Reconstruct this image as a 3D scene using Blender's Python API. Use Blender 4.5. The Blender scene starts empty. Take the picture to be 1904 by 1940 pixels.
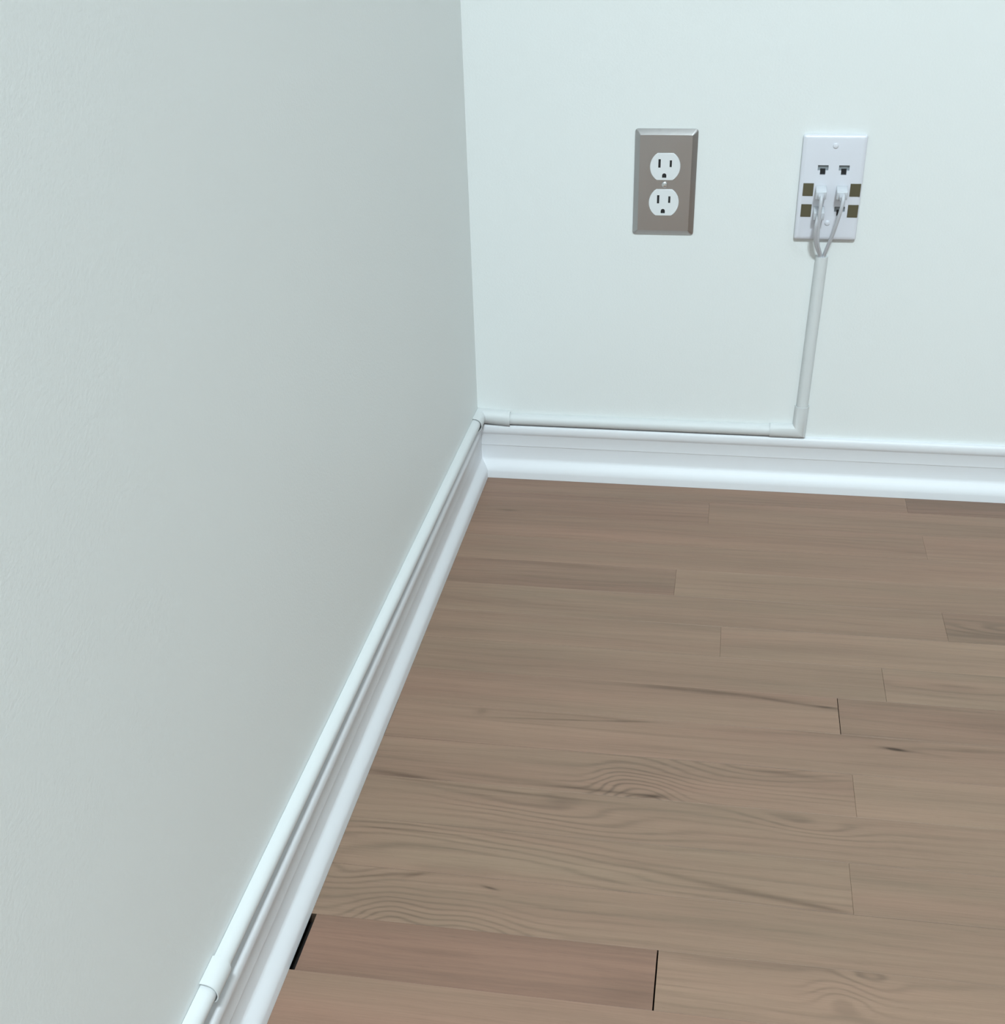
import bpy, bmesh, math, random
from mathutils import Vector, Matrix
random.seed(7)
S = bpy.context.scene
C = S.collection
PI = math.pi

# ------------------------------------------------------------------ camera
CAM_LOC = Vector((0.2973, -1.4474, 0.7130))
YAW, PITCH, ROLL, FPX = 0.1778, -0.5672, -0.0289, 2322.57
PPX, PPY = 18.10, 198.25            # principal point offset of the cropped frame, px
cy, sy = math.cos(YAW), math.sin(YAW); cp, sp = math.cos(PITCH), math.sin(PITCH)
fwd = Vector((-sy*cp, cy*cp, sp)); r0 = Vector((cy, sy, 0)); u0 = r0.cross(fwd)
right = math.cos(ROLL)*r0 + math.sin(ROLL)*u0
up = -math.sin(ROLL)*r0 + math.cos(ROLL)*u0
cd = bpy.data.cameras.new('camera'); cam = bpy.data.objects.new('camera', cd); C.objects.link(cam)
cam.matrix_world = Matrix(((right.x, up.x, -fwd.x, CAM_LOC.x), (right.y, up.y, -fwd.y, CAM_LOC.y),
                           (right.z, up.z, -fwd.z, CAM_LOC.z), (0, 0, 0, 1)))
cd.sensor_fit = 'HORIZONTAL'; cd.sensor_width = 36; cd.lens = FPX*36/1904
cd.shift_x = -PPX/1904; cd.shift_y = PPY/1904
cd.clip_start = 0.02; cd.clip_end = 50
S.camera = cam

# ------------------------------------------------------------------ world, light level, exposure
w = bpy.data.worlds.new('world'); S.world = w; w.use_nodes = True
w.node_tree.nodes['Background'].inputs[0].default_value = (0.75, 0.85, 1.0, 1)
w.node_tree.nodes['Background'].inputs[1].default_value = 0.3
S.view_settings.view_transform = 'Standard'; S.view_settings.look = 'None'
S.view_settings.gamma = 1; S.view_settings.use_curve_mapping = False
S.view_settings.exposure = 0.0
# location, watts, diffuser radius
LAMPS = (((0.64, -2.30, 2.70), 95, 0.19), ((3.00, -2.70, 2.70), 14, 0.09))
LAMP_COL = (0.80, 0.945, 1.0)
ROOM_X, ROOM_Y, ROOM_Z = 6.0, -5.2, 2.70

# ------------------------------------------------------------------ helpers
def link(o, parent=None):
    C.objects.link(o)
    if parent: o.parent = parent
    return o
def obj(name, bm, m, parent=None, smooth=None, loc=None):
    me = bpy.data.meshes.new(name)
    bmesh.ops.recalc_face_normals(bm, faces=bm.faces[:])
    if smooth is not None:
        for f in bm.faces: f.smooth = True
        for e in bm.edges:
            if len(e.link_faces) == 2 and e.calc_face_angle(0) > math.radians(smooth): e.smooth = False
    bm.to_mesh(me); bm.free()
    if m: me.materials.append(m)
    o = bpy.data.objects.new(name, me)
    if loc: o.location = loc
    return link(o, parent)
def thing(name, label, cat, loc=(0, 0, 0), group=None):
    o = bpy.data.objects.new(name, None); o.location = loc; o.empty_display_size = 0.02
    link(o); return tag(o, label, cat, group)
def tag(o, label, cat, group=None):
    o['label'] = label; o['category'] = cat
    if group: o['group'] = group
    return o
def struct(o, label=None):
    o['kind'] = 'structure'
    if label: o['label'] = label
    return o
def box(bm, x0, x1, y0, y1, z0, z1):
    v = [bm.verts.new(p) for p in ((x0,y0,z0),(x1,y0,z0),(x1,y1,z0),(x0,y1,z0),(x0,y0,z1),(x1,y0,z1),(x1,y1,z1),(x0,y1,z1))]
    for f in ((0,1,2,3),(4,5,6,7),(0,1,5,4),(1,2,6,5),(2,3,7,6),(3,0,4,7)): bm.faces.new([v[i] for i in f])
def boxbm(*a, bev=0):
    bm = bmesh.new(); box(bm, *a)
    if bev: bmesh.ops.bevel(bm, geom=bm.edges[:], offset=bev, segments=3, affect='EDGES', profile=0.5)
    return bm
def loft(bm, rings, closed=True, cap=True):
    R = [[bm.verts.new(p) for p in r] for r in rings]; n = len(R[0])
    for a, b in zip(R, R[1:]):
        for i in range(n if closed else n-1):
            j = (i+1) % n; bm.faces.new((a[i], a[j], b[j], b[i]))
    if cap: bm.faces.new(R[0]); bm.faces.new(R[-1])
    return R
def tube(bm, pts, r, seg=10, sub=8):
    P = [Vector(p) for p in pts]; Q = []
    E = [2*P[0]-P[1]] + P + [2*P[-1]-P[-2]]
    for i in range(1, len(E)-2):
        a, b, c, d = E[i-1:i+3]
        for k in range(sub):
            t = k/sub
            Q.append(0.5*((2*b)+(c-a)*t+(2*a-5*b+4*c-d)*t*t+(3*b-a-3*c+d)*t**3))
    Q.append(P[-1]); rings = []; ref = Vector((0.31, 0.2, 0.93))
    for i, q in enumerate(Q):
        t = (Q[min(i+1, len(Q)-1)]-Q[max(i-1, 0)]).normalized()
        a = t.cross(ref).normalized(); b = a.cross(t).normalized(); ref = b
        rings.append([q+r*(math.cos(2*PI*k/seg)*a+math.sin(2*PI*k/seg)*b) for k in range(seg)])
    loft(bm, rings)
def cut(o, bms):
    """carve real holes: each bmesh in bms is subtracted from o"""
    for b in bms:
        me = bpy.data.meshes.new('cutter'); bmesh.ops.recalc_face_normals(b, faces=b.faces[:]); b.to_mesh(me); b.free()
        c = bpy.data.objects.new('cutter', me); C.objects.link(c)
        bpy.context.view_layer.update(); c.matrix_world = o.matrix_world.copy()
        m = o.modifiers.new('cut', 'BOOLEAN'); m.operation = 'DIFFERENCE'; m.object = c; m.solver = 'EXACT'
        bpy.context.view_layer.update()
        dg = bpy.context.evaluated_depsgraph_get()
        new = bpy.data.meshes.new_from_object(o.evaluated_get(dg))
        o.modifiers.clear(); old = o.data; o.data = new; bpy.data.meshes.remove(old)
        bpy.data.objects.remove(c); bpy.data.meshes.remove(me)
    o.data.name = o.name
def rrect(w, h, r, n=5):
    out = []
    for cx, cz, a0 in ((w/2-r, h/2-r, 0), (-w/2+r, h/2-r, 90), (-w/2+r, -h/2+r, 180), (w/2-r, -h/2+r, 270)):
        for k in range(n+1):
            a = math.radians(a0+90*k/n); out.append((cx+r*math.cos(a), cz+r*math.sin(a)))
    return out
def wall_plate(w, h, prof, r):
    """cover plate facing -y; prof = (inset, height) pairs from the wall edge inwards"""
    bm = bmesh.new(); rings = []
    for d, hh in prof:
        rings.append([(x, -hh, z) for x, z in rrect(w-2*d, h-2*d, max(r-d*0.35, 0.0004))])
    loft(bm, rings); return bm
def prism(pts, y0, y1):
    bm = bmesh.new(); loft(bm, [[(x, y0, z) for x, z in pts], [(x, y1, z) for x, z in pts]]); return bm

# ------------------------------------------------------------------ materials
def mat(name, col, rough=0.5, metal=0.0, spec=0.5):
    m = bpy.data.materials.new(name); m.use_nodes = True
    b = m.node_tree.nodes['Principled BSDF']
    b.inputs['Base Color'].default_value = (*col, 1); b.inputs['Roughness'].default_value = rough
    b.inputs['Metallic'].default_value = metal; b.inputs['Specular IOR Level'].default_value = spec
    return m, m.node_tree, b
def N(nt, t, **k):
    n = nt.nodes.new(t)
    for a, v in k.items(): setattr(n, a, v)
    return n
def val(nt, x):
    n = N(nt, 'ShaderNodeValue'); n.outputs[0].default_value = x; return n.outputs[0]
def M(nt, op, a, b=None, c=None, clamp=False):
    n = N(nt, 'ShaderNodeMath', operation=op, use_clamp=clamp)
    for i, x in enumerate((a, b, c)):
        if x is None: continue
        if isinstance(x, (int, float)): n.inputs[i].default_value = x
        else: nt.links.new(x, n.inputs[i])
    return n.outputs[0]
def noise(nt, vec, scale, detail=2, rough=0.5):
    mp = N(nt, 'ShaderNodeMapping'); mp.inputs['Scale'].default_value = scale
    nt.links.new(vec, mp.inputs[0])
    n = N(nt, 'ShaderNodeTexNoise'); n.inputs['Scale'].default_value = 1.0
    n.inputs['Detail'].default_value = detail; n.inputs['Roughness'].default_value = rough
    nt.links.new(mp.outputs[0], n.inputs['Vector']); return n.outputs['Fac']
def bump(nt, b, h, strength, dist):
    n = N(nt, 'ShaderNodeBump'); n.inputs['Strength'].default_value = strength; n.inputs['Distance'].default_value = dist
    nt.links.new(h, n.inputs['Height']); nt.links.new(n.outputs[0], b.inputs['Normal'])
def painted(name, col, rough, scale, strength, dist, mott=0.03):
    m, nt, b = mat(name, col, rough)
    tc = N(nt, 'ShaderNodeNewGeometry').outputs['Position']
    if strength > 0.06: bump(nt, b, noise(nt, tc, (scale,)*3, 2, 0.6), strength, dist)
    lo = noise(nt, tc, (3, 3, 3), 1)
    mx = N(nt, 'ShaderNodeMix', data_type='RGBA')
    mx.inputs[6].default_value = (*[c*(1-mott) for c in col], 1); mx.inputs[7].default_value = (*[min(c*(1+mott), 1) for c in col], 1)
    nt.links.new(lo, mx.inputs[0]); nt.links.new(mx.outputs[2], b.inputs['Base Color'])
    return m
WALL = painted('wall_paint', (0.80, 0.825, 0.82), 0.55, 420, 0.25, 0.0006, 0.012)
CEIL, _, _ = mat('ceiling_paint', (0.80, 0.80, 0.79), 0.8)
FAR, _, _ = mat('far_wall_paint', (0.80, 0.825, 0.82), 0.6)
TRIM = painted('trim_paint', (0.785, 0.80, 0.83), 0.45, 60, 0.04, 0.0005, 0.01)
PVC = painted('white_plastic_channel', (0.675, 0.695, 0.70), 0.55, 90, 0.03, 0.0003, 0.01)
PLASTIC = painted('white_plastic', (0.72, 0.73, 0.79), 0.3, 120, 0.03, 0.0003, 0.01)
CREAM = painted('receptacle_nylon', (0.76, 0.78, 0.80), 0.3, 120, 0.03, 0.0003, 0.01)
CABLE = painted('cable_jacket', (0.58, 0.59, 0.63), 0.4, 200, 0.03, 0.0003, 0.01)
CLEAR = painted('plug_plastic', (0.62, 0.64, 0.68), 0.2, 200, 0.03, 0.0003, 0.02)
CAVITY_SHADE = painted('painted_cavity_shade', (0.012, 0.012, 0.014), 0.6, 200, 0.05, 0.0003)  # near-black colour painting the shade inside slots and notches
GREYIN = painted('grey_jack_insert', (0.28, 0.31, 0.33), 0.5, 200, 0.05, 0.0003)
SUB = painted('shade_black_subfloor', (0.014, 0.010, 0.008), 0.9, 80, 0.3, 0.002, 0.2)  # subfloor coloured near black to deepen the shade in floor gaps
GOLD = painted('olive_label', (0.105, 0.090, 0.050), 0.45, 300, 0.1, 0.0003, 0.15)
# stainless steel with a fine vertical brushing
STEEL, nt, b = mat('brushed_steel', (0.51, 0.495, 0.495), 0.3, 1.0)
tc = N(nt, 'ShaderNodeTexCoord').outputs['Object']
br = noise(nt, tc, (2600, 400, 90), 2)
bump(nt, b, br, 0.12, 0.0003)
nt.links.new(M(nt, 'MULTIPLY_ADD', noise(nt, tc, (900, 200, 40), 2), 0.16, 0.24), b.inputs['Roughness'])
CHROME, _, _ = mat('screw_steel', (0.75, 0.76, 0.77), 0.22, 1.0)

# oak strip: grain = contour lines of a warped field, so bumps in the field give cathedrals and islands
def oak(name, bumps=(), marks=(), freq=95.0, ring=1.0):
    m, nt, b = mat(name, (0.3, 0.22, 0.16), 0.42, 0, 0.4)
    L = nt.links
    tc = N(nt, 'ShaderNodeTexCoord').outputs['Object']
    oi = N(nt, 'ShaderNodeObjectInfo')
    sc = N(nt, 'ShaderNodeSeparateColor'); L.new(oi.outputs['Color'], sc.inputs[0])
    tone, warm, fig = sc.outputs[0], sc.outputs[1], sc.outputs[2]
    seed = oi.outputs['Alpha']
    cb = N(nt, 'ShaderNodeCombineXYZ')
    L.new(M(nt, 'MULTIPLY', seed, 37.0), cb.inputs[0]); L.new(M(nt, 'MULTIPLY', seed, 11.0), cb.inputs[1]); L.new(M(nt, 'MULTIPLY', seed, 23.0), cb.inputs[2])
    va = N(nt, 'ShaderNodeVectorMath', operation='ADD'); L.new(tc, va.inputs[0]); L.new(cb.outputs[0], va.inputs[1])
    P = va.outputs[0]
    xyz = N(nt, 'ShaderNodeSeparateXYZ'); L.new(tc, xyz.inputs[0]); X, Y = xyz.outputs[0], xyz.outputs[1]
    def blob(x0, y0, rx, ry, ang=0.0):
        ca, sa = math.cos(ang), math.sin(ang)
        dx = M(nt, 'SUBTRACT', X, x0); dy = M(nt, 'SUBTRACT', Y, y0)
        u = M(nt, 'DIVIDE', M(nt, 'ADD', M(nt, 'MULTIPLY', dx, ca), M(nt, 'MULTIPLY', dy, sa)), rx)
        v = M(nt, 'DIVIDE', M(nt, 'SUBTRACT', M(nt, 'MULTIPLY', dy, ca), M(nt, 'MULTIPLY', dx, sa)), ry)
        r2 = M(nt, 'ADD', M(nt, 'MULTIPLY', u, u), M(nt, 'MULTIPLY', v, v))
        return M(nt, 'POWER', 2.718281828, M(nt, 'MULTIPLY', r2, -1.0))
    warp = noise(nt, P, (3.2, 22, 1), 3, 0.45)
    ph = M(nt, 'ADD', M(nt, 'MULTIPLY', Y, freq), M(nt, 'MULTIPLY', M(nt, 'MULTIPLY', warp, fig), 9.0))
    ph = M(nt, 'ADD', ph, M(nt, 'MULTIPLY', noise(nt, P, (30, 180, 1), 2), 0.35))
    for x0, y0, rx, ry, ang, amp in bumps:
        ph = M(nt, 'ADD', ph, M(nt, 'MULTIPLY', blob(x0, y0, rx, ry, ang), amp))
    s = M(nt, 'MULTIPLY_ADD', M(nt, 'SINE', M(nt, 'MULTIPLY', ph, 2*PI)), 0.5, 0.5)
    s = M(nt, 'POWER', s, 2.6)
    patch = M(nt, 'MULTIPLY_ADD', noise(nt, P, (5, 45, 1), 2), 2.2, -0.55, clamp=True)
    for x0, y0, rx, ry, ang, amp in bumps:
        patch = M(nt, 'ADD', patch, M(nt, 'MULTIPLY', blob(x0, y0, rx*1.7, ry*1.4, ang), 1.1))
    rings = M(nt, 'MULTIPLY', M(nt, 'MULTIPLY', s, patch), 0.11*ring)
    fibre = M(nt, 'MULTIPLY', M(nt, 'SUBTRACT', noise(nt, P, (14, 620, 1), 3, 0.6), 0.5), 0.30)
    pores = M(nt, 'MULTIPLY', M(nt, 'GREATER_THAN', noise(nt, P, (70, 1500, 1), 1), 0.66), 0.07)
    broad = M(nt, 'MULTIPLY', M(nt, 'SUBTRACT', noise(nt, P, (2.2, 38, 1), 3, 0.5), 0.5), 0.52)
    k = M(nt, 'ADD', M(nt, 'SUBTRACT', M(nt, 'SUBTRACT', M(nt, 'ADD', M(nt, 'ADD', tone, broad), fibre), rings), pores), 0.02)
    dark = None
    for x0, y0, rx, ry, ang, amp in marks:
        d = M(nt, 'MULTIPLY', blob(x0, y0, rx, ry, ang), amp)
        dark = d if dark is None else M(nt, 'ADD', dark, d)
    if dark is not None:
        dark = M(nt, 'MULTIPLY', dark, M(nt, 'MULTIPLY_ADD', noise(nt, P, (40, 260, 1), 3), 1.0, 0.5))
        dark = M(nt, 'MINIMUM', dark, 0.95)
    k = M(nt, 'MAXIMUM', k, 0.03)
    mx = N(nt, 'ShaderNodeMix', data_type='RGBA')
    mx.inputs[6].default_value = (0.248, 0.170, 0.116, 1); mx.inputs[7].default_value = (0.272, 0.156, 0.110, 1)
    hue = M(nt, 'ADD', warm, M(nt, 'MULTIPLY', M(nt, 'SUBTRACT', noise(nt, P, (4, 30, 1), 2), 0.5), 0.9), clamp=True)
    L.new(hue, mx.inputs[0])
    mul = N(nt, 'ShaderNodeVectorMath', operation='SCALE'); L.new(mx.outputs[2], mul.inputs[0]); L.new(k, mul.inputs['Scale'])
    if dark is None: L.new(mul.outputs[0], b.inputs['Base Color'])
    else:
        mk = N(nt, 'ShaderNodeMix', data_type='RGBA'); mk.inputs[7].default_value = (0.040, 0.020, 0.010, 1)
        L.new(dark, mk.inputs[0]); L.new(mul.outputs[0], mk.inputs[6]); L.new(mk.outputs[2], b.inputs['Base Color'])
    L.new(M(nt, 'MULTIPLY_ADD', noise(nt, P, (20, 300, 1), 2), 0.15, 0.42), b.inputs['Roughness'])
    bump(nt, b, M(nt, 'SUBTRACT', noise(nt, P, (30, 900, 1), 2), M(nt, 'MULTIPLY', s, 0.4)), 0.10, 0.0004)
    return m
OAK = oak('oak_strip')

# ------------------------------------------------------------------ room shell
T = 0.1
wall_left = struct(obj('wall_left', boxbm(-T, 0, ROOM_Y-T, T, -0.05, ROOM_Z), WALL), 'pale painted wall running along the left')
wall_back = struct(obj('wall_back', boxbm(0, ROOM_X, 0, T, -0.05, ROOM_Z), WALL), 'white painted wall that carries the outlet')
struct(obj('wall_right', boxbm(ROOM_X, ROOM_X+T, ROOM_Y-T, T, -0.05, ROOM_Z), FAR))
struct(obj('wall_front', boxbm(0, ROOM_X, ROOM_Y-T, ROOM_Y, -0.05, ROOM_Z), FAR))
struct(obj('ceiling', boxbm(-T, ROOM_X+T, ROOM_Y-T, T, ROOM_Z, ROOM_Z+T), CEIL), 'white ceiling')

# ------------------------------------------------------------------ floor of oak strips
THK = 0.018
floor = struct(obj('floor', boxbm(0, ROOM_X, ROOM_Y, 0, -0.05, -THK), SUB), 'greyish brown oak strip floor')
SW, Y0 = 0.05715, 0.0519
JOINTS = {-1: [.544], 0: [.3026], 1: [.554], 2: [], 3: [.2700], 4: [.555], 5: [.3228], 6: [.4828], 7: [.4363], 8: [],
          9: [.4428], 10: [], 11: [.4325], 12: [], 13: [.2846], 14: []}
ENDGAP = {(13, .2846): .0011, (7, .4363): .0006}
# per (row, plank index): tone, warmth, figure
TONE = {(-1, 0): (1.0, .55, .6), (-1, 1): (.86, .6, .6), (0, 0): (1.0, .6, .4), (0, 1): (1.0, .5, .4), (1, 0): (.99, .6, .5), (1, 1): (1.02, .5, .4),
        (2, 0): (1.05, .45, .4), (3, 0): (.92, .6, .5), (3, 1): (1.05, .35, .4), (4, 0): (.98, .3, .6), (4, 1): (.86, .45, .6), (5, 0): (1.02, .35, .5), (5, 1): (1.03, .35, .4),
        (6, 0): (.97, .35, .4), (6, 1): (1.03, .3, .4), (7, 0): (1.0, .5, .4), (7, 1): (.87, .5, .4), (8, 0): (1.0, .5, .4),
        (9, 0): (.97, .45, .5), (9, 1): (1.02, .35, .4), (10, 0): (1.0, .3, .4), (11, 0): (1.0, .25, .5), (11, 1): (.97, .35, .4),
        (12, 0): (.98, .3, .4), (13, 0): (.87, .95, .4), (13, 1): (1.0, .4, .5), (14, 0): (.96, .7, .4)}
# grain figure and dark marks, in room metres on the floor: x, y, rx, ry, angle, amount
BUMPS = {
         (9, 0): [(.262, -.622, .030, .034, 0, -3.6), (.36, -.566, .07, .022, 0, 2.6), (.235, -.60, .02, .02, .5, -1.5)],
         (10, 0): [(.20, -.655, .09, .018, -.15, 2.2), (.40, -.64, .05, .012, -.2, 1.5)],
         (11, 0): [(.06, -.70, .20, .035, -.12, -3.0)],
         (12, 0): [(.072, -.797, .028, .030, 0, -3.4), (.132, -.803, .045, .036, 0, -3.6), (.03, -.745, .03, .012, .3, 1.2)],
         (13, 1): [(.418, -.822, .022, .014, -.3, -2.2), (.44, -.80, .02, .01, -.3, 1.0)], (4, 1): [(.62, -.31, .05, .012, 0, 1.5)],
         (6, 1): [(.55, -.42, .06, .01, 0, 1)]}
MARKS = {(7, 0): [(.292, -.4565, .060, .0042, -.045, .36), (.395, -.4655, .050, .0022, -.13, .40), (.428, -.4685, .012, .0014, -.06, .5), (.34, -.4585, .09, .0035, -.03, .2)],
         (7, 1): [(.50, -.4575, .06, .003, .0, .2), (.58, -.478, .06, .012, 0, .12)],
         (8, 0): [(.165, -.5215, .060, .0013, .075, .42), (.238, -.5150, .024, .0013, .085, .42), (.150, -.5125, .055, .0010, .02, .20), (.215, -.5125, .03, .0010, -.02, .18), (.098, -.5180, .006, .0045, .3, .30), (.165, -.517, .05, .003, .05, .10), (.4835, -.5255, .0095, .0019, -.12, .95), (.50, -.527, .03, .0018, -.12, .25), (.17, -.531, .10, .0013, -.01, .22), (.43, -.5105, .06, .0010, -.02, .25), (.56, -.518, .05, .003, .05, .25)],
         (9, 0): [(.045, -.6205, .04, .0035, -.10, .50), (.12, -.612, .07, .0025, -.03, .25), (.22, -.618, .05, .0018, -.03, .5), (.268, -.6195, .014, .0028, .12, .55), (.385, -.5735, .032, .003, -.06, .32)],
         (10, 0): [(.09, -.628, .09, .0020, -.06, .30), (.19, -.632, .06, .0016, -.03, .3)],
         (11, 0): [(.36, -.726, .06, .0035, -.16, .34), (.41, -.7335, .02, .002, -.12, .3), (.28, -.712, .05, .003, -.2, .15), (.06, -.692, .06, .0012, -.05, .2)],
         (12, 0): [(.1475, -.7485, .0068, .0012, -.22, .7), (.083, -.7425, .010, .0022, .35, .4), (.06, -.746, .025, .0018, .2, .3)],
         (13, 0): [(.12, -.822, .05, .004, .0, .16), (.27, -.836, .03, .018, .5, .14)],
         (4, 1): [(.60, -.322, .04, .005, 0, .22)], (3, 0): [(.10, -.2275, .09, .005, -.02, .18), (.16, -.230, .05, .005, -.02, .10)],
         (0, 0): [(.055, -.101, .012, .0022, 0, .3), (.10, -.1045, .14, .004, -.01, .12)]}
def plank_bm(x0, x1, y0, y1):
    bm = bmesh.new(); e = 0.00018
    cx, cy_ = (x0+x1)/2, (y0+y1)/2; hx, hy = (x1-x0)/2, (y1-y0)/2
    u = 0.007      # back-bevelled sides
    rings = [[(-hx+u, -hy+u, -THK), (hx-u, -hy+u, -THK), (hx-u, hy-u, -THK), (-hx+u, hy-u, -THK)],
             [(-hx, -hy, -e), (hx, -hy, -e), (hx, hy, -e), (-hx, hy, -e)],
             [(-hx+e, -hy+e, 0), (hx-e, -hy+e, 0), (hx-e, hy-e, 0), (-hx+e, hy-e, 0)]]
    loft(bm, rings); return bm, (cx, cy_, 0)
rest = bmesh.new()
rnd = random.Random(3)
row = -1
while True:
    ya = min(-(Y0+row*SW), -0.0005); yb = -(Y0+(row+1)*SW)
    if ya < ROOM_Y+0.02: break
    yb = max(yb, ROOM_Y)
    js = list(JOINTS.get(row, []))
    last = js[-1] if js else (0.0 if row in JOINTS else -rnd.uniform(0.0, 0.7))
    if row in JOINTS and not js: last = rnd.uniform(0.0, 0.15)
    while last < ROOM_X:
        last += rnd.uniform(0.55, 1.15)
        if last < ROOM_X-0.12 and last > 0.12: js.append(last)
    xs = [0.0005] + js + [ROOM_X-0.0005]
    if row == 13: xs[0] = 0.0168
    if row == 8: xs[0] = 0.0128
    for i, (xa, xb) in enumerate(zip(xs, xs[1:])):
        g = 0.00006
        ga = ENDGAP.get((row, xa), 0.0001)/2 if i else 0
        gb = ENDGAP.get((row, xb), 0.0001)/2
        if xa < 1.7 and ya > -1.85:
            bm, loc = plank_bm(xa+ga, xb-gb, yb+g, ya-g)
            key = (row, i)
            m = OAK
            if key in BUMPS or key in MARKS:
                lx = lambda L: [(x-loc[0], y-loc[1], rx, ry, a, am) for x, y, rx, ry, a, am in L]
                m = oak('oak_strip_figured', lx(BUMPS.get(key, [])), lx(MARKS.get(key, [])), ring=1.3 if key in BUMPS else 1.0)
            o = obj('plank', bm, m, floor, loc=loc)
            t = TONE.get(key, (rnd.uniform(.9, 1.05), rnd.uniform(.25, .7), rnd.uniform(.35, .6)))
            o.color = (*t, rnd.random())
            o.location.z += rnd.uniform(-.00012, .00012)
        else:
            bm, loc = plank_bm(xa+ga, xb-gb, yb+g, ya-g)
            bmesh.ops.translate(bm, verts=bm.verts, vec=loc)
            me = bpy.data.meshes.new('tmp'); bm.to_mesh(me); bm.free(); rest.from_mesh(me); bpy.data.meshes.remove(me)
    row += 1
ro = obj('planks', rest, mat('oak_far', (0.25, 0.165, 0.115), 0.48)[0], floor); ro['kind'] = 'stuff'; ro.color = (0.98, .45, .5, .37)

# ------------------------------------------------------------------ baseboards (moulded, mitred in the corner)
PROF = [(0, .0002), (.0127, .0002), (.0127, .0085), (.0124, .0105), (.0115, .0132), (.0098, .0165), (.0076, .0198), (.0058, .0225), (.0046, .0245),
        (.0042, .0262), (.0040, .0425), (.0042, .0432), (.0047, .0437), (.0047, .0585), (.0052, .0594), (.0058, .0604), (.0065, .0622), (.0068, .0650),
        (.0066, .0680), (.0060, .0704), (.0050, .0718), (.0040, .0722), (0, .0722)]
bm = bmesh.new(); loft(bm, [[(d, -d, z) for d, z in PROF], [(d, ROOM_Y+d, z) for d, z in PROF]])
struct(obj('baseboard_left', bm, TRIM, smooth=40), 'white moulded baseboard along the left wall')
bm = bmesh.new(); loft(bm, [[(d, -d, z) for d, z in PROF], [(ROOM_X-d, -d, z) for d, z in PROF]])
struct(obj('baseboard_back', bm, TRIM, smooth=40), 'white moulded baseboard under the outlet wall')
bm = bmesh.new(); loft(bm, [[(ROOM_X-d, -d, z) for d, z in PROF], [(ROOM_X-d, ROOM_Y+d, z) for d, z in PROF]])
struct(obj('baseboard_right', bm, TRIM, smooth=40))
bm = bmesh.new(); loft(bm, [[(d, ROOM_Y+d, z) for d, z in PROF], [(ROOM_X-d, ROOM_Y+d, z) for d, z in PROF]])
struct(obj('baseboard_front', bm, TRIM, smooth=40))

# ------------------------------------------------------------------ surface raceway (half-round cord channel)
RW, RD = 0.0071, 0.0098              # half width, depth
def dprof(hw, dep, n=12):
    """half-round, flat on the wall: (u across, v out)"""
    pts = [(-hw, 0.0003), (-hw, 0.0012)]
    for k in range(n+1):
        a = PI - PI*k/n
        c, s_ = math.cos(a), math.sin(a)
        pts.append((hw*math.copysign(abs(c)**0.9, c), 0.0012+(dep-0.0012)*s_**0.9))
    return pts + [(hw, 0.0003)]
ZB = 0.0802                          # centre height of the run on the back wall
def zl(y): return 0.0835 + (-y)*0.0100   # the run on the left wall climbs slightly towards the room
def shell(bm, frames, hw, dep, t=0.0007):
    """hollow fitting: frames = functions (u, v) -> point"""
    o = dprof(hw, dep); i = [(u*(1-t/hw), 0.0003 if v < 0.0005 else max(v-t, 0.0003)) for u, v in o]
    ring = o + i[::-1]
    loft(bm, [[f(u, v) for u, v in ring] for f in frames], closed=True, cap=False)
    bm.faces.ensure_lookup_table()
    n = len(o)
    for fr in (frames[0], frames[-1]):
        A = [bm.verts.new(fr(u, v)) for u, v in o]; B = [bm.verts.new(fr(u, v)) for u, v in i]
        for k in range(n-1): bm.faces.new((A[k], A[k+1], B[k+1], B[k]))
    bmesh.ops.remove_doubles(bm, verts=bm.verts[:], dist=1e-7)
GR = 'white half-round cable raceway'
# back wall, horizontal run
p = dprof(RW, RD); bm = bmesh.new()
loft(bm, [[(x, -v, ZB+u) for u, v in p] for x in (.020, .385)])
tag(obj('cable_raceway', bm, PVC, smooth=40), 'white half-round raceway running level on top of the back baseboard', 'raceway', GR)
# back wall, riser to the jack plate (leans slightly)
XA, XB, ZT = 0.4063, 0.4107, 0.2975
def xr(z): return XA + (XB-XA)*(z-ZB)/(ZT-ZB)
bm = bmesh.new(); loft(bm, [[(xr(z)+u, -v, z) for u, v in p] for z in (.096, ZT)])
tag(obj('cable_raceway', bm, PVC, smooth=40), 'white half-round raceway rising from the baseboard to the phone plate', 'raceway', GR)
# flat elbow joining them
hw, dp = 0.0085, 0.0107
bm = bmesh.new()
shell(bm, [lambda u, v: (.3705, -v, ZB+.0006+u), lambda u, v: (xr(ZB)-u, -v, ZB+.0006+u), lambda u, v: (xr(.114)-u, -v, .114)], hw, dp)
tag(obj('raceway_elbow', bm, PVC, smooth=40), 'white flat elbow fitting where the raceway turns upward', 'fitting')
# inside corner fitting
bm = bmesh.new()
zc = ZB+.0030
shell(bm, [lambda u, v: (v, -.036, zc+.0001+u), lambda u, v: (v, -v, zc+u*0.98), lambda u, v: (.043, -v, ZB+.0006+u)], 0.0096, 0.0120)
tag(obj('raceway_corner', bm, PVC, smooth=40), 'white inside-corner fitting joining two raceways in the room corner', 'fitting')
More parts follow.
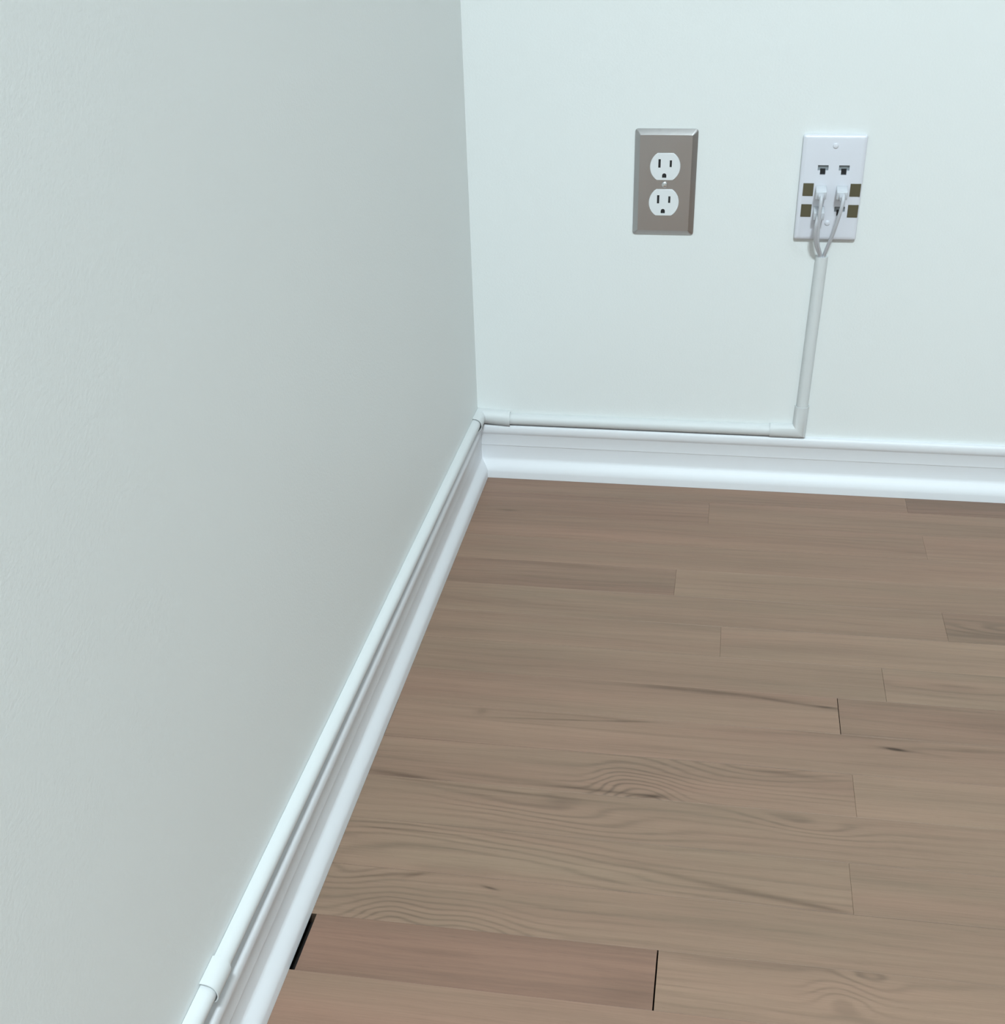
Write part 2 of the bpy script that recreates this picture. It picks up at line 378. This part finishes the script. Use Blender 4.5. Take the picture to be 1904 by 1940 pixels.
# left wall runs
YC0, YC1 = -.9335, -.957              # coupling
bm = bmesh.new(); loft(bm, [[(v, y, zl(y)+u) for u, v in p] for y in (-.024, -.944)])
tag(obj('cable_raceway', bm, PVC, smooth=40), 'long white half-round raceway along the left wall above the baseboard', 'raceway', GR)
bm = bmesh.new(); loft(bm, [[(v, y, zl(y)+u-.0004) for u, v in p] for y in (-.9445, -2.2)])
tag(obj('cable_raceway', bm, PVC, smooth=40), 'near white raceway piece leaving the frame at the bottom left', 'raceway', GR)
bm = bmesh.new()
shell(bm, [lambda u, v: (v, YC0, zl(YC0)+u), lambda u, v: (v, YC1, zl(YC1)+u)], 0.0094, 0.0116)
tag(obj('raceway_coupling', bm, PVC, smooth=40), 'white straight coupling sleeve joining raceways on the left wall', 'fitting')

# ------------------------------------------------------------------ duplex outlet with steel plate
t = thing('duplex_outlet', 'duplex power outlet in a brushed steel cover plate', 'outlet', (.2279, -.0004, .3763))
PH = .0054
plate = obj('cover_plate', wall_plate(.0699, .1162, [(0, 0), (0, .0007), (.0003, .0010), (.0059, PH)], .0032), STEEL, t, smooth=25)
def facepts(R, hh, n=14):
    a1 = math.asin(hh/R); out = []
    for s0 in (0, 1):
        for k in range(n+1):
            a = -a1 + 2*a1*k/n + s0*PI
            out.append((R*math.cos(a), R*math.sin(a)))
    return out
for dz in (.0186, -.0206):
    bm = bmesh.new()
    loft(bm, [[(x*s_, -y, z*s_+dz) for x, z in facepts(.0171, .01455)] for y, s_ in ((.0010, 1), (PH+.0010, 1), (PH+.0017, .975))])
    f = obj('receptacle', bm, CREAM, t, smooth=35)
    y0, y1 = -(PH+.0030), -.0028
    gx = [(-.0024, -.0022), (.0024, -.0022)] + [(.0024*math.cos(PI*k/10), .0003+.0024*math.sin(PI*k/10)) for k in range(11)]
    gx = [(x-.0006, z+dz-.0096) for x, z in gx]
    holes = [(-.0064, .0037, .0013, .0046), (.0062, .0035, .0012, .0037)]
    cut(f, [boxbm(x-a, x+a, y0, y1, z+dz-b_, z+dz+b_) for x, z, a, b_ in holes] + [prism(gx, y0, y1)])
    for x, z, a, b_ in holes:
        obj('slot_shade_fill', boxbm(x-a*1.05, x+a*1.05, -(PH+.0011), -.0030, z+dz-b_*1.02, z+dz+b_*1.02), CAVITY_SHADE, f)  # dark block standing in for the shade inside the slot
    obj('ground_hole_shade_fill', prism([(x*1.02, (z-dz)*1.005+dz) for x, z in gx], -(PH+.0011), -.0030), CAVITY_SHADE, f)  # dark block standing in for the shade inside the ground hole
    f.data.materials[0] = CREAM
bm = bmesh.new()
def disc_rings(r, prof, n=20, cx=0, cz=0):
    return [[(cx+r*k*math.cos(2*PI*i/n), -y, cz+r*k*math.sin(2*PI*i/n)) for i in range(n)] for y, k in prof]
loft(bm, disc_rings(.0034, ((PH-.001, 1), (PH+.0006, 1), (PH+.0012, .85), (PH+.0016, .5), (PH+.0017, .1)), cz=-.001))
sc_ = obj('screw', bm, CHROME, t, smooth=50)
cut(sc_, [boxbm(-.004, .004, -(PH+.003), -(PH+.0009), -.0014, -.0006)])

# ------------------------------------------------------------------ phone jack plate
JX, JZ = .4112, .3734
t = thing('phone_jack_plate', 'white plastic phone wall plate with six jacks and olive squares', 'wall plate', (JX, -.0004, JZ))
QH = .0058
plate = obj('cover_plate', wall_plate(.0684, .1128, [(0, 0), (0, .0036), (.0004, .0044), (.0012, .0050), (.0026, .0055), (.0040, QH)], .0022), PLASTIC, t, smooth=45)
COL = (-.0101, .0126); ROWS = (.0206, -.0013, -.0238)
def tnotch(x, z):
    return [(x-.0057, z+.0045), (x+.0057, z+.0045), (x+.0057, z-.0012), (x+.0029, z-.0012), (x+.0029, z-.0058), (x-.0029, z-.0058), (x-.0029, z-.0012), (x-.0057, z-.0012)]
cut(plate, [prism(tnotch(x, z), -.0080, -.0012) for x in COL for z in ROWS])
for z in ROWS:
    for x in COL:
        j = obj('jack', boxbm(x-.0056, x+.0056, -.0030, -.0012, z-.0011, z+.0044), GREYIN, t)
        obj('notch_shade_fill', boxbm(x-.0028, x+.0028, -.0034, -.0012, z-.0057, z+.0005), CAVITY_SHADE, j)  # dark block painting the shade of the latch recess
for x in (-.0239, .0272):
    for z in (-.0012, -.0240):
        lb = obj('label_square', boxbm(x-.0057, x+.0057, -(QH+.0005), -(QH-.0010), z-.0069, z+.0069, bev=.0003), GOLD, t)
        lb['label'] = 'dark olive square'
for z in (.0455, -.0375):
    bm = bmesh.new(); loft(bm, disc_rings(.0030, ((QH-.001, 1), (QH+.0004, 1), (QH+.0009, .8), (QH+.0011, .2)), cz=z, cx=.001))
    obj('screw', bm, PLASTIC, t, smooth=50)

# plugs and their cords
def cord(name_label, cx, cz, path):
    t = thing('telephone_cable', name_label, 'cable', (JX+cx, -QH, JZ+cz), 'white telephone cables plugged into the wall plate')
    body = obj('plug', boxbm(-.0058, .0058, -.0150, .0022, -.0044, .0044, bev=.0007), CLEAR, t, smooth=40)
    body.rotation_euler.x = math.radians(12)
    bm = bmesh.new()
    loft(bm, [[(-.0026, y, z), (.0026, y, z), (.0026, y, z-.0010), (-.0026, y, z-.0010)] for y, z in ((.0010, -.0042), (-.004, -.0050), (-.011, -.0066))])
    obj('latch', bm, CLEAR, body)
    bm = bmesh.new()
    loft(bm, [[(a*.0034, y, b_*.0027) for a, b_ in rrect(2*k, 2*k, .6*k, 3)] for y, k in ((-.0145, 1.0), (-.0185, .95), (-.0220, .8))])
    sr = obj('strain_relief', bm, CABLE, t, smooth=40); sr.rotation_euler.x = math.radians(12)
    bm = bmesh.new(); o = Vector(t.location)
    tube(bm, [Vector((0, -.0190, -.0041))] + [Vector(q)-o for q in path], .0020)
    obj('jacket', bm, CABLE, t, smooth=60)
    return t
cord('white telephone cable plugged into the middle left jack', COL[0], ROWS[1],
     [(.4012, -.0290, .3690), (.4010, -.0310, .3600), (.4012, -.0270, .340), (.4030, -.0190, .318), (.4075, -.0090, .3030), (.4098, -.0045, .2950), (.4095, -.0042, .280)])
cord('white telephone cable plugged into the middle right jack', COL[1], ROWS[1],
     [(.4245, -.0290, .3690), (.4240, -.0310, .3610), (.4215, -.0270, .345), (.4180, -.0200, .326), (.4140, -.0110, .3075), (.4122, -.0055, .2965), (.4115, -.0045, .280)])
cord('white telephone cable plugged into the lower left jack', COL[0], ROWS[2],
     [(.4000, -.0270, .3470), (.3988, -.0280, .3400), (.3990, -.0240, .328), (.4020, -.0160, .313), (.4070, -.0080, .3015), (.4085, -.0045, .2940), (.4083, -.0040, .280)])

# ------------------------------------------------------------------ ceiling lamp (out of frame, lights the room)
n = 32
for k, (loc, watt, rad) in enumerate(LAMPS):
    t = thing('ceiling_lamp', ('large round flush ceiling lamp near the left wall', 'small round ceiling spotlight far from the left wall')[k], 'lamp', loc)
    q = rad/.19
    DIFF = bpy.data.materials.new('lit_diffuser'); DIFF.use_nodes = True
    b = DIFF.node_tree.nodes['Principled BSDF']; b.inputs['Base Color'].default_value = (.9, .9, .9, 1)
    b.inputs['Emission Color'].default_value = (*LAMP_COL, 1); b.inputs['Emission Strength'].default_value = (4, 130)[k]
    bm = bmesh.new()
    loft(bm, [[(q*r*math.cos(2*PI*i/n), q*r*math.sin(2*PI*i/n), z) for i in range(n)] for r, z in ((.17, -.0005), (.19, -.004), (.19, -.022), (.18, -.026))])
    obj('lamp_base', bm, CHROME, t, smooth=40)
    bm = bmesh.new()
    loft(bm, [[(q*r*math.cos(2*PI*i/n), q*r*math.sin(2*PI*i/n), z) for i in range(n)] for r, z in ((.175, -.0262), (.172, -.045), (.15, -.066), (.10, -.082), (.04, -.089), (.005, -.09))])
    obj('diffuser', bm, DIFF, t, smooth=60)
    ld = bpy.data.lights.new('lamp_light', 'AREA'); ld.shape = 'DISK'; ld.size = rad*1.9; ld.energy = watt; ld.color = LAMP_COL
    lo = bpy.data.objects.new('lamp_light', ld); lo.location = (loc[0], loc[1], loc[2]-.10); C.objects.link(lo)
